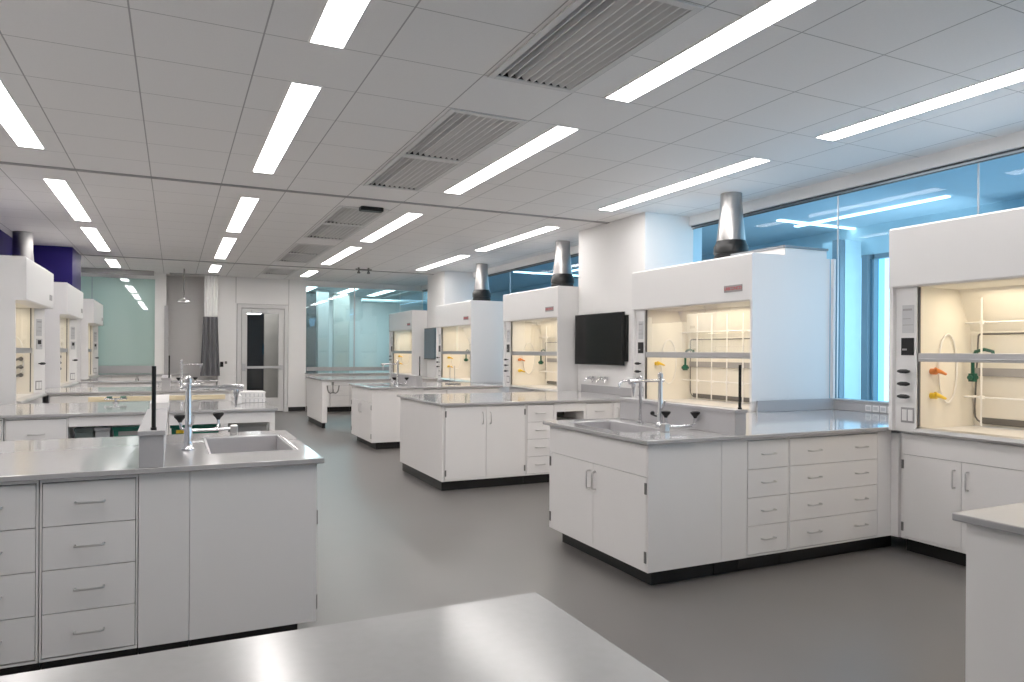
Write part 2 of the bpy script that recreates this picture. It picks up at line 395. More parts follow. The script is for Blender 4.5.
def cabinet(name, label, T, w, depth, drawers=0, nhandles=1, doors=0, rail=0., z0=.105, toe=True, group=None, toe_front=.07, fill=0.):
    c = T @ Vector((w/2, depth/2, 0))
    t = thing(name, label, 'cabinet', tuple(c), group)
    e = .0015
    zb = z0
    MB(T).box(e, w-e, .021, depth, zb, ZT-.002).build('carcass', 'white', t, .001)
    if toe: MB(T).box(e, w-e, toe_front, depth-.02, 0, zb).build('plinth', 'toe', t)
    m = .012; fx0, fx1 = m, w-m-fill
    if fill: MB(T).box(w-fill, w-e, .0, .02, zb, ZT-.002).build('filler', 'white', t)
    fl = MB(T); fl.box(e, m-.003, .004, .021, zb, ZT-.002); fl.box(fx1+.003, w-fill-e, .004, .021, zb, ZT-.002)
    fl.box(m-.003, fx1+.003, .004, .021, ZT-.016, ZT-.002); fl.box(m-.003, fx1+.003, .004, .021, zb, zb+.012)
    fl.build('face_frame', 'white', t)
    MB(T).box(m-.003, fx1+.003, .0185, .0205, zb+.012, ZT-.016).build('reveal', 'gap', t)
    top = ZT-.019
    if rail:
        MB(T).box(fx0, fx1, 0, .018, top-rail, top).build('rail', 'white', t, .0015); top -= rail+.004
    bot = zb+.015
    if drawers:
        h = (top-bot)/drawers
        for i in range(drawers):
            a = bot+i*h
            dr = MB(T).box(fx0, fx1, 0, .018, a+.0018, a+h-.0018).build('drawer', 'white', t, .0015)
            for k in range(nhandles):
                hx = (fx0+fx1)/2 if nhandles == 1 else (fx0+(fx1-fx0)*(.26 if k == 0 else .80))
                hb = MB(T); handle(hb, hx, 0, a+h*.52, True, .11); hb.build('handle', 'steel', dr, smooth=True)
    if doors:
        wd = (fx1-fx0)/doors
        for i in range(doors):
            a = fx0+i*wd
            do = MB(T).box(a+.0015, a+wd-.0015, 0, .018, bot, top).build('door', 'white', t, .0015)
            right_hinge = (i % 2 == 1) if doors > 1 else True
            hb = MB(T); hx = a+.045 if right_hinge else a+wd-.045
            handle(hb, hx, 0, top-.12, False, .12, .032, .0055); hb.build('handle', 'steel', do, smooth=True)
            hg = MB(T); qx = a+wd-.006 if right_hinge else a+.006
            for zz in (top-.07, bot+.07): hg.box(qx-.008, qx+.008, -.006, 0, zz-.032, zz+.032)
            hg.build('hinge', 'seal', do)
    return t

def slab(name, x0, x1, y0, y1, label, hole=None, parent=None, cat='worktop', z0=ZT, z1=TOP, m='top'):
    t = parent or thing(name, label, cat, ((x0+x1)/2, (y0+y1)/2, z0))
    xs, ys = [x0, x1], [y0, y1]
    if hole: xs = [x0, hole[0], hole[1], x1]; ys = [y0, hole[2], hole[3], y1]
    mb = MB(); bm = mb.bm; vs = {}
    def V(i, j, k):
        if (i, j, k) not in vs: vs[(i, j, k)] = mb.v(xs[i], ys[j], (z0, z1)[k])
        return vs[(i, j, k)]
    nx, ny = len(xs)-1, len(ys)-1
    keep = {(i, j) for i in range(nx) for j in range(ny) if not (hole and (i, j) == (1, 1))}
    for i, j in keep:
        bm.faces.new([V(i, j, 1), V(i+1, j, 1), V(i+1, j+1, 1), V(i, j+1, 1)])
        bm.faces.new([V(i, j+1, 0), V(i+1, j+1, 0), V(i+1, j, 0), V(i, j, 0)])
        for (di, dj, a, b) in ((-1, 0, (i, j), (i, j+1)), (1, 0, (i+1, j+1), (i+1, j)), (0, -1, (i+1, j), (i, j)), (0, 1, (i, j+1), (i+1, j+1))):
            if (i+di, j+dj) not in keep:
                bm.faces.new([V(*a, 0), V(*a, 1), V(*b, 1), V(*b, 0)])
    mb.build('table_top' if parent else 'slab', m, t, .004)
    return t
def sink(hole, label):
    x0, x1, y0, y1 = hole; e = .002; x0 += e; x1 -= e; y0 += e; y1 -= e
    t = thing('sink', label, 'sink', ((x0+x1)/2, (y0+y1)/2, .62))
    z1, z0, w = TOP-.004, .66, .012; r = .02
    mb = MB()
    mb.box(x0, x0+w, y0, y1, z0, z1); mb.box(x1-w, x1, y0, y1, z0, z1); mb.box(x0+w, x1-w, y0, y0+w, z0, z1); mb.box(x0+w, x1-w, y1-w, y1, z0, z1)
    mb.box(x0+w, x1-w, y0+w, y1-w, z0, z0+.012)
    mb.build('basin', 'part', t, .004)
    MB().lathe(((x0+x1)/2, (y0+y1)/2, z0+.013), [(.045, 0), (.045, .004), (.02, .005), (.0, .003)], 20).build('drain', 'steel', t, smooth=True)
def partition(x0, x1, y0, y1, label, z1=1.08):
    t = thing('bench_partition', label, 'partition', ((x0+x1)/2, (y0+y1)/2, TOP))
    MB().box(x0, x1, y0, y1, TOP+.0005, z1-.022).build('upstand', 'part', t, .002)
    MB().box(x0-.006, x1+.006, y0-.006, y1+.0, z1-.022, z1).build('cap', 'part', t, .002)
def rodthing(x, y, z, h, label):
    t = thing('upright_rod', label, 'rod', (x, y, z))
    MB().lathe((x, y, z+.0005), [(.013, 0), (.013, .012), (.009, .014)], 14).build('base', 'blackp', t)
    MB().cyl((x, y, z+.012), (x, y, z+h), .0095, seg=14).build('shaft', 'blackp', t, smooth=True)
def faucet(x, y, sx, label, h=.35):
    """tall lab mixing faucet; spout reaches toward sx*x"""
    z = TOP+.0005
    t = thing('laboratory_faucet', label, 'faucet', (x, y, z))
    MB().lathe((x, y, z), [(.032, 0), (.032, .008), (.024, .016), (.021, .05), (.021, .10), (.017, .115), (.015, h), (.019, h+.004), (.019, h+.03), (.008, h+.04), (.004, h+.043)], 18).build('post', 'chrome', t, smooth=True)
    sp = MB(); zz = z+h-.02
    sp.tube([(x-sx*.03, y, zz), (x+sx*.02, y, zz), (x+sx*.16, y, zz), (x+sx*.17, y, zz), (x+sx*.235, y, zz-.002), (x+sx*.27, y, zz-.006)], .01, 12, [.011, .011, .010, .014, .016, .018])
    sp.tube([(x+sx*.235, y, zz-.002), (x+sx*.235, y, zz-.03), (x+sx*.235, y, zz-.055), (x+sx*.235, y, zz-.11)], .01, 12, [.012, .016, .010, .005])
    sp.build('spout', 'chrome', t, smooth=True)
    hb = MB(); hb.tube([(x, y, z+.13), (x+sx*.01, y-.035, z+.13), (x+sx*.02, y-.06, z+.15), (x+sx*.02, y-.085, z+.19)], .007, 10)
    hb.build('lever', 'chrome', t, smooth=True)
    kb = MB(); kb.tube([(x, y+.0, z+.07), (x, y+.05, z+.07), (x, y+.095, z+.078)], .007, 10); kb.lathe((x, y+.09, z+.072), [(.008, 0), (.017, .008), (.017, .022), (.008, .03)], 12); kb.build('knob', 'blackp', t, smooth=True)
def eyewash(x, y, sx, label):
    """twin-cup swing-down eyewash; the square body is at (x,y) and the arms lie along the bench"""
    z = TOP+.0005
    t = thing('eyewash', label, 'eyewash', (x, y, z))
    MB().box(x-.022, x+.022, y-.026, y+.026, z, z+.055).build('body', 'steel', t, .006)
    ar = MB()
    dx = sx if sx > 0 else sx*1.35
    ar.tube([(x, y, z+.03), (x+dx*.12, y-.02, z+.032), (x+dx*.20, y-.03, z+.034), (x+dx*.225, y-.03, z+.05), (x+dx*.23, y-.03, z+.09)], .009, 10)
    ar.tube([(x+dx*.10, y-.015, z+.032), (x+dx*.07, y+.06, z+.034), (x+dx*.065, y+.075, z+.05), (x+dx*.065, y+.078, z+.09)], .009, 10)
    ar.build('arm', 'chrome', t, smooth=True)
    for px, py in ((x+dx*.23, y-.03), (x+dx*.065, y+.078)):
        MB().lathe((px, py, z+.085), [(.010, 0), (.016, .012), (.032, .03), (.034, .042), (.026, .046), (.012, .04)], 16).build('cup', 'blackp', t, smooth=True)
def tap(x, y, sx, label, h=.33):
    z = TOP+.0005
    t = thing('water_tap', label, 'tap', (x, y, z))
    MB().lathe((x, y, z), [(.024, 0), (.024, .01), (.014, .016), (.013, h), (.017, h+.005), (.017, h+.02), (.006, h+.026)], 14).build('post', 'chrome', t, smooth=True)
    mb = MB(); zz = z+h-.01
    mb.tube([(x, y, zz), (x+sx*.10, y, zz), (x+sx*.16, y, zz-.002), (x+sx*.19, y, zz-.02), (x+sx*.195, y, zz-.055)], .01, 10)
    mb.build('spout', 'chrome', t, smooth=True)
    mb = MB(); mb.box(x+sx*.10-.02, x+sx*.10+.02, y-.014, y+.014, zz+.008, zz+.022); mb.build('handle', 'white', t, .004)

# ------------------------------------------------------------------ sink benches (mirror pair layout)
def sink_bench(x, sgn, yf, yb, xw, desc, worktop_end, taps=True, wide=True, hs=(.135, .53, .42, 1.20), ps=(.695, .79)):
    """x = free end of the worktop, sgn=+1 bench grows to +X, yf front edge, yb back edge"""
    X = lambda d: x+sgn*d
    def span(a, b): return (min(X(a), X(b)), max(X(a), X(b)))
    hole = (*span(hs[0], hs[1]), yf+hs[2], min(yf+hs[3], yb-.15))
    a, b = span(0, abs(worktop_end-x))
    slab('worktop', a, b, yf, yb, 'grey worktop with sink cut-out on the %s' % desc, hole)
    sink(hole, 'grey rectangular sink set into the %s' % desc)
    f = yf+.027
    dend = yb-.06-f
    # sink cabinet: doors on the free end, plain panel to the front
    c = thing('sink_cabinet', 'white two-door sink cabinet ending the %s' % desc, 'cabinet', (X(.3), (yf+yb)/2, 0))
    T = Tm(X(.03), f+dend, '-x') if sgn > 0 else Tm(X(.03), f, '+x')
    W = dend
    z0 = .105
    sx0, sx1 = span(.05, .605)
    # carcass as shell so the basin has room
    cm = MB(); cm.box(sx0, sx1, f, f+.02, z0, ZT-.002); cm.box(sx0, sx1, f+dend-.02, f+dend, z0, ZT-.002); cm.box(sx0, sx1, f+.02, f+dend-.02, z0, z0+.02)
    cm.box(*span(.05, .07), f+.02, f+dend-.02, z0+.02, ZT-.002); cm.box(*span(.585, .605), f+.02, f+dend-.02, z0+.02, ZT-.002)
    cm.build('carcass', 'white', c, .001)
    MB(T).box(.0, .014, .002, .02, z0, ZT-.002).box(W-.014, W, .002, .02, z0, ZT-.002).box(.014, W-.014, .002, .02, ZT-.008, ZT-.002).box(.014, W-.014, .002, .02, z0, z0+.012).build('face_frame', 'white', c)
    MB(T).box(.014, W-.014, .014, .0195, z0+.012, ZT-.008).build('reveal', 'gap', c)
    MB(T).box(.015, W-.015, 0, .013, .685, ZT-.009).build('false_front', 'white', c, .0015)
    for i in range(2):
        p0 = .015+i*(W-.03)/2; p1 = p0+(W-.03)/2
        do = MB(T).box(p0+.0015, p1-.0015, 0, .013, z0+.013, .681).build('door', 'white', c, .0015)
        hb = MB(T); handle(hb, p1-.035 if i == 0 else p0+.035, 0, .57, False, .12, .032, .0055); hb.build('handle', 'steel', do, smooth=True)
        hg = MB(T); q = p0+.007 if i == 0 else p1-.007
        for zz in (.615, .195): hg.box(q-.009, q+.009, -.006, 0, zz-.035, zz+.035)
        hg.build('hinge', 'seal', do)
    MB().box(*span(.11, .60), f+.07, f+dend-.07, 0, z0).build('plinth', 'toe', c)
    # filler panel and drawers
    p = thing('cabinet', 'plain white filler cabinet in the %s' % desc, 'cabinet', (X(.71), f+.3, 0))
    MB().box(*span(.607, .814), f, f+dend, z0, ZT-.002).build('carcass', 'white', p, .001)
    MB().box(*span(.607, .814), f+.07, f+dend-.02, 0, z0).build('plinth', 'toe', p)
    dl = min(X(.816), X(1.19))
    cabinet('drawer_cabinet', 'narrow white four-drawer cabinet with single handles in the %s' % desc, Tm(dl, f), .374, dend, drawers=4)
    if wide:
        w = .888
        dl = min(X(1.192), X(1.192+w))
        cabinet('drawer_cabinet', 'wide white four-drawer cabinet with paired handles in the %s' % desc, Tm(dl, f), w, dend, drawers=4, nhandles=2)
    partition(*span(*ps), yf+.006, yb-.03, 'low grey partition standing across the %s' % desc)
    rodthing(X(.757), yf+.03, 1.08, .29, 'thin black upright rod on the partition of the %s' % desc)
    if taps:
        faucet(X(.605), yf+(.67 if sgn > 0 else .56), -sgn, 'chrome laboratory faucet beside the sink of the %s' % desc)
        eyewash(X(.42) if sgn > 0 else X(.33), yf+.37 if sgn > 0 else yb-.10, sgn, 'black-cupped chrome eyewash on the %s' % desc)

R1 = 'window-side sink bench in the foreground'
sink_bench(2.574, 1, 3.51, 4.853, None, R1, XW-.004)
p = thing('cabinet', 'plain white corner filler between the window-side drawers and the fume hood base', 'cabinet', (4.74, 3.9, 0))
MB().box(4.656, 4.80, 3.541, 4.70, .105, ZT-.002).box(4.80, 4.86, 3.482, 4.70, .105, .868).build('carcass', 'white', p); MB().box(4.656, 4.90, 3.61, 4.70, 0, .105).build('plinth', 'toe', p)
tap(3.2, 4.45, -1, 'second slim chrome water tap behind the faucet of the window-side sink bench')
# splashbacks round the window bay worktop
solo('splashback', MB().box(4.76, XW-.03, 4.832, 4.852, TOP+.0005, 1.02), 'part', 'grey splashback along the blue-lit fume hood side by the window', 'splashback', bev=.002)
solo('splashback', MB().box(XW-.026, XW-.005, 3.53, 4.83, TOP+.0005, .994), 'part', 'grey splashback under the tall window', 'splashback', bev=.002)
for k in range(4):
    y = 4.45-.075*k
    t = thing('wall_outlet', 'white outlet on the window splashback, %s from the fume hood side panel' % ORD2[k], 'outlet', (XW-.03, y, .95), 'outlets under the window')
    MB().box(XW-.031, XW-.027, y-.03, y+.03, .925, .982).build('plate', 'hoodwhite', t, .001)
    MB().box(XW-.033, XW-.031, y-.022, y+.022, .938, .97).build('socket', 'label', t)

R3 = 'far sink bench beyond the television bench'
sink_bench(2.576, 1, 10.20, 11.60, None, R3, 4.70)

L1 = 'sink bench at the lower left'
sink_bench(.675, -1, 3.567, 4.93, None, L1, XL+.004, hs=(.074, .512, .37, 1.13), ps=(.715, .815))
cabinet('drawer_cabinet', 'white four-drawer cabinet beyond the paired-handle drawers of the lower left bench', Tm(-2.2, 3.594), .79, 1.2, drawers=4)
L3 = 'sink bench behind the open-legged table'
sink_bench(.70, -1, 10.22, 11.45, None, L3, XL+.004, hs=(.074, .512, .37, 1.05), ps=(.745, .845))

# ------------------------------------------------------------------ R2 bench (two-door cabinet, drawers, cubby)
R2 = 'bench in front of the wall television'
slab('worktop', 2.457, 5.083, 6.86, 8.44, 'grey worktop of the bench in front of the wall television')
t = cabinet('base_cabinet', 'white double-door cabinet in the bench before the television', Tm(2.508, 6.885), .945, 1.48, doors=2)
MB().box(2.487, 2.507, 6.885, 8.38, .105, ZT-.002).build('end_panel', 'white', t, .001)
cabinet('drawer_cabinet', 'narrow white four-drawer cabinet beside the double-door cabinet', Tm(3.455, 6.885), .34, 1.48, drawers=4)
t = thing('cubby_cabinet', 'white cabinet with an open dark slot below its apron', 'cabinet', (4.0, 7.6, 0))
mb = MB(); mb.box(3.797, 4.198, 6.905, 8.36, .105, .68); mb.box(3.797, 4.198, 6.885, 8.36, .785, ZT-.002); mb.box(3.797, 3.83, 6.885, 8.36, .68, .785); mb.box(4.18, 4.198, 6.885, 8.36, .68, .785); mb.box(3.83, 4.18, 7.35, 7.37, .68, .785)
mb.build('carcass', 'white', t, .001)
MB().box(3.83, 4.18, 7.33, 7.348, .681, .784).build('recess_back', 'seal', t)
MB().box(3.797, 4.198, 6.95, 8.3, 0, .105).build('plinth', 'toe', t)
cabinet('drawer_cabinet', 'white four-drawer cabinet under the television near the wall', Tm(4.20, 6.885), .37, 1.48, drawers=4)
cabinet('base_cabinet', 'white single-door cabinet at the wall end of the television bench', Tm(4.572, 6.885), .36, 1.47, doors=1)
solo('splashback', MB().box(5.062, 5.083, 7.02, 8.42, TOP+.0005, 1.01), 'part', 'grey splashback at the foot of the pier below the television', 'splashback', bev=.002)
for y, nm in ((8.12, 'window-farther'), (7.82, 'nearer')):
    t = thing('gas_turret', 'chrome twin gas tap on the pier below the television, %s' % ('the farther one' if y > 8 else 'the nearer one'), 'gas tap', (5.085, y, 1.09), 'gas taps under the television')
    mb = MB(); mb.tube([(5.084, y, 1.09), (5.05, y, 1.09)], .02, 12); mb.tube([(5.04, y-.09, 1.10), (5.04, y+.09, 1.10)], .014, 10); mb.build('body', 'chrome', t, smooth=True)
    mb = MB()
    for s in (-1, 1): mb.tube([(5.04, y+s*.08, 1.10), (5.01, y+s*.09, 1.09), (4.99, y+s*.095, 1.05)], .01, 8, [.014, .011, .007]); mb.box(5.025, 5.055, y+s*.06-.025, y+s*.06+.025, 1.112, 1.13)
    mb.build('nozzle', 'chrome', t, smooth=True)

def television(y0, y1, z0, z1, xs, m, label):
    t = thing('wall_television', label, 'television', (xs, (y0+y1)/2, z0))
    MB().box(xs, xs+.045, y0, y1, z0, z1).build('casing', 'blackp', t, .004)
    MB().box(xs-.0015, xs-.0005, y0+.012, y1-.012, z0+.016, z1-.012).build('screen', m, t)
    xw = 5.083 if xs < 5.02 else 5.108
    mb = MB(); mb.box(xs+.045, xw, y0-.02, y0+.12, z0+.05, z1-.04); mb.box(xs+.045, xw, y0+.3, y1-.3, z0+.1, z1-.1)
    mb.build('wall_mount', 'blackp', t, .004)
television(7.34, 8.48, 1.285, 1.955, 4.995, 'screen', 'large black television mounted on the white pier above the gas taps')
television(14.2, 15.13, 1.275, 1.955, 5.03, 'screenteal', 'smaller far television with painted teal reflection on the second white pier')

# ------------------------------------------------------------------ R4 table and the bench along the back glazing
t = thing('laboratory_table', 'open-ended white table bench with grey top near the teal back glazing', 'table', (3.5, 14.2, 0))
slab('table_top', 2.46, 4.735, 13.38, 15.1, '', parent=t)
MB().box(2.485, 2.575, 13.41, 15.05, .105, ZT-.002).build('end_panel', 'white', t, .002)
MB().box(2.50, 2.56, 13.48, 14.98, 0, .105).build('plinth', 'toe', t)
MB().box(2.577, 4.73, 13.43, 13.45, .80, ZT-.002).build('apron', 'white', t, .001)
MB().box(4.68, 4.73, 13.46, 15.05, 0, ZT-.002).build('end_panel', 'white', t, .002)
t = thing('coat_hook', 'black three-prong hook on the apron of the bench near the back glazing', 'hook', (2.68, 13.42, .8))
mb = MB()
for dx in (-.10, 0, .10): mb.tube([(2.68+dx*.1, 13.41, .83 if dx == 0 else .665), (2.68+dx*.5, 13.395, .655), (2.68+dx*.85, 13.385, .68), (2.68+dx, 13.38, .73), (2.68+dx*1.1, 13.38, .80 if dx else .66)], .012, 8)
mb.build('prong', 'seal', t, smooth=True)
MB().box(2.66, 2.70, 13.412, 13.4285, .805, .86).build('base', 'seal', t)
slab('worktop', 2.83, 4.75, 16.93, 17.52, 'grey worktop along the foot of the teal back glazing')
for k, xx in enumerate((2.86, 3.33, 3.80, 4.27)):
    cabinet('drawer_cabinet', 'white three-drawer cabinet below the teal back glazing, %s from the glass door' % ORD2[k], Tm(xx, 16.96), .465, .54, drawers=3, z0=.12, group='drawer cabinets under the back glazing')

# ------------------------------------------------------------------ L2 open-legged table
t = thing('bench_divider', 'white upright divider between the two halves of the open-legged table', 'partition', (-.115, 7.5, 0))
MB().box(-.19, -.043, 6.87, 8.1, 0, .985).build('panel', 'white', t, .003)
t = thing('laboratory_table', 'white-legged table with grey top, flat boxes on its end, green totes beneath', 'table', (.4, 7.4, 0))
slab('table_top', -.038, .868, 6.845, 8.0, '', parent=t)
MB().box(-.036, .845, 6.87, 6.90, .785, ZT-.002).build('apron', 'white', t, .002); MB().box(-.036, .845, 7.93, 7.96, .785, ZT-.002).build('apron', 'white', t, .002)
for xx in (.395, .80):
    MB().box(xx, xx+.045, 6.87, 6.915, 0, .784).build('leg', 'white', t, .002); MB().box(xx, xx+.045, 7.915, 7.96, 0, .784).build('leg', 'white', t, .002)
t = thing('laboratory_table', 'grey-topped table on the purple-wall side of the white divider', 'table', (-.5, 7.4, 0))
slab('table_top', XL+.004, -.195, 6.845, 8.2, '', parent=t)
MB().box(-.785, -.192, 6.87, 6.90, .80, ZT-.002).build('apron', 'white', t, .002)
MB().box(-.785, -.75, 8.1, 8.15, 0, ZT-.002).build('leg', 'white', t, .002)
cabinet('drawer_cabinet', 'white drawer cabinet under the open-legged table beside the dark bin', Tm(-1.225, 6.872), .435, 1.2, drawers=3)
cabinet('drawer_cabinet', 'white drawer cabinet of the open-legged table against the purple wall', Tm(-1.70, 6.872), .47, 1.2, drawers=3)
def tote(x0, x1, y0, y1, z0, z1, label, m='tote'):
    t = thing('storage_tote', label, 'tote', ((x0+x1)/2, (y0+y1)/2, z0))
    mb = MB(); a = .02
    b = [(x0+a, y0+a), (x1-a, y0+a), (x1-a, y1-a), (x0+a, y1-a)]; tt = [(x0, y0), (x1, y0), (x1, y1), (x0, y1)]
    lo = [mb.v(*p, z0) for p in b]; hi = [mb.v(*p, z1-.03) for p in tt]
    mb.bm.faces.new(lo[::-1]); mb.bm.faces.new(hi)
    for i in range(4): mb.bm.faces.new([lo[i], lo[(i+1) % 4], hi[(i+1) % 4], hi[i]])
    mb.build('body', m, t, .006)
    MB().box(x0-.01, x1+.01, y0-.01, y1+.01, z1-.0295, z1-.0005).build('lid', m, t, .005)
    return t
for k in range(2):
    z0, z1 = (0, .39) if k == 0 else (.39, .775)
    q = 'lower' if k == 0 else 'upper'
    t = tote(-.47, -.22, 7.0, 7.42, z0, z1, 'green storage tote with pale band, %s of the pair on the divider\'s wall side' % q)
    MB().box(-.43, -.26, 6.985, 6.995, z1-.075, z1-.04).build('label_band', 'greybin', t)
    t = tote(-.02, .375, 7.0, 7.42, z0, z1, 'green storage tote, %s of the pair beneath the table end with boxes' % q)
    if k: MB().box(.02, .12, 6.985, 6.995, z1-.075, z1-.045).build('label_band', 'yellow', t)
for x0, x1, m, lb in ((-.755, -.62, 'darkbin', 'dark grey-green bin under the table beside the drawer cabinet'), (-.605, -.495, 'label', 'pale grey bin between the dark bin and the green totes'), (.455, .79, 'greybin', 'mid grey bin between the white table legs')):
    t = thing('storage_bin', lb, 'bin', ((x0+x1)/2, 7.2, 0))
    MB().box(x0, x1, 7.0, 7.5, 0, .745).build('body', m, t, .008); MB().box(x0-.005, x1+.005, 6.99, 7.51, .746, .775).build('rim', m, t, .004)
# boxes on the table end
for k in range(2):
    z = TOP+.001+k*.055
    t = thing('tip_box', 'white ribbed flat box on the table end, %s of two stacked' % ('lower' if k == 0 else 'upper'), 'box', (.69, 7.7, z), 'flat boxes on the table end')
    MB().box(.54+.01*k, .84, 7.62, 7.92, z, z+.04).build('body', 'hoodwhite', t, .003)
    MB().box(.535+.01*k, .845, 7.615, 7.925, z+.0405, z+.053).build('lid', 'hoodwhite', t, .003)
    for i in range(7): MB().box(.57+i*.04, .578+i*.04, 7.614, 7.62, z+.004, z+.036).build('rib', 'label', t)
t = thing('wash_bottle', 'white round-topped bottle standing before the flat boxes', 'bottle', (.57, 7.5, TOP))
MB().lathe((.57, 7.5, TOP+.001), [(.035, 0), (.038, .01), (.038, .08), (.015, .10), (.015, .115)], 18).build('body', 'hoodwhite', t, smooth=True)
MB().lathe((.57, 7.5, TOP+.117), [(.02, 0), (.04, .012), (.046, .03), (.036, .05), (.012, .06)], 18).build('cap', 'hoodwhite', t, smooth=True)
# pale wooden rail and green valve on the back of L2
t = thing('bench_screen', 'white screen with pale wooden top rail in front of the sink bench behind the table', 'screen', (-.15, 9.9, 0))
MB().box(-.93, .60, 9.895, 9.915, 0, .81).build('panel', 'white', t, .002)
MB().box(-.93, .60, 9.885, 9.925, .811, .868).build('wooden_rail', 'wood', t, .003)
t = thing('gas_valve', 'small green-handled gas valve on the table near the wooden board', 'valve', (-.52, 8.05, TOP))
MB().lathe((-.52, 8.05, TOP+.001), [(.03, 0), (.03, .01), (.012, .016), (.012, .045)], 14).build('base', 'chrome', t, smooth=True)
mb = MB(); mb.tube([(-.62, 8.05, TOP+.04), (-.42, 8.05, TOP+.04)], .009, 10); mb.build('nozzle', 'chrome', t, smooth=True)
for hx in (-.60, -.48): MB().box(hx, hx+.05, 8.035, 8.065, TOP+.05, TOP+.066).build('handle', 'green', t, .003)

# L4
slab('worktop', XL+.004, .70, 13.4, 14.95 if False else 13.7, 'grey worktop of the farthest bench before the back wall', cat='worktop')
cabinet('base_cabinet', 'white double-door cabinet carrying the farthest bench top', Tm(-.2, 13.43), .86, .25, doors=2)
cabinet('base_cabinet', 'white double-door cabinet of the farthest bench nearer the purple wall', Tm(-1.2, 13.43), .98, .25, doors=2)
slab('worktop', XL+.004, .3, 16.95, 17.5, 'grey worktop under the sea-green glass wall', cat='worktop')
cabinet('base_cabinet', 'white cabinet beneath the sea-green glass wall', Tm(-.7, 16.98), .95, .5, doors=2)
cabinet('base_cabinet', 'white cabinet beneath the sea-green glass wall near the hoods', Tm(-1.65, 16.98), .94, .5, doors=2)

# ------------------------------------------------------------------ foreground benches
slab('worktop', -2.0, .728, .12, 1.396, 'grey worktop in the foreground at the bottom edge of the photo', m='topsoft')
cabinet('base_cabinet', 'white cabinet beneath the foreground worktop at the bottom edge', Tm(-.25, .2), .95, 1.1, doors=2)
cabinet('base_cabinet', 'second white cabinet beneath the foreground worktop, farther from its corner', Tm(-1.25, .2), .98, 1.1, doors=2)
slab('worktop', 2.365, XW-.004, .12, 1.52, 'grey worktop corner at the lower right edge of the photo', m='topedge')
t = thing('base_cabinet', 'plain white end cabinet under the worktop corner at the lower right', 'cabinet', (2.7, .8, 0))
MB().box(2.395, 3.3, .16, 1.49, .105, ZT-.002).build('carcass', 'white', t, .002); MB().box(2.46, 3.3, .22, 1.43, 0, .105).build('plinth', 'toe', t)
t = thing('base_cabinet', 'white cabinet continuing behind the plain end cabinet at the lower right', 'cabinet', (4.0, .8, 0))
MB().box(3.302, 4.7, .16, 1.49, .105, ZT-.002).build('carcass', 'white', t, .002); MB().box(3.302, 4.7, .22, 1.43, 0, .105).build('plinth', 'toe', t)

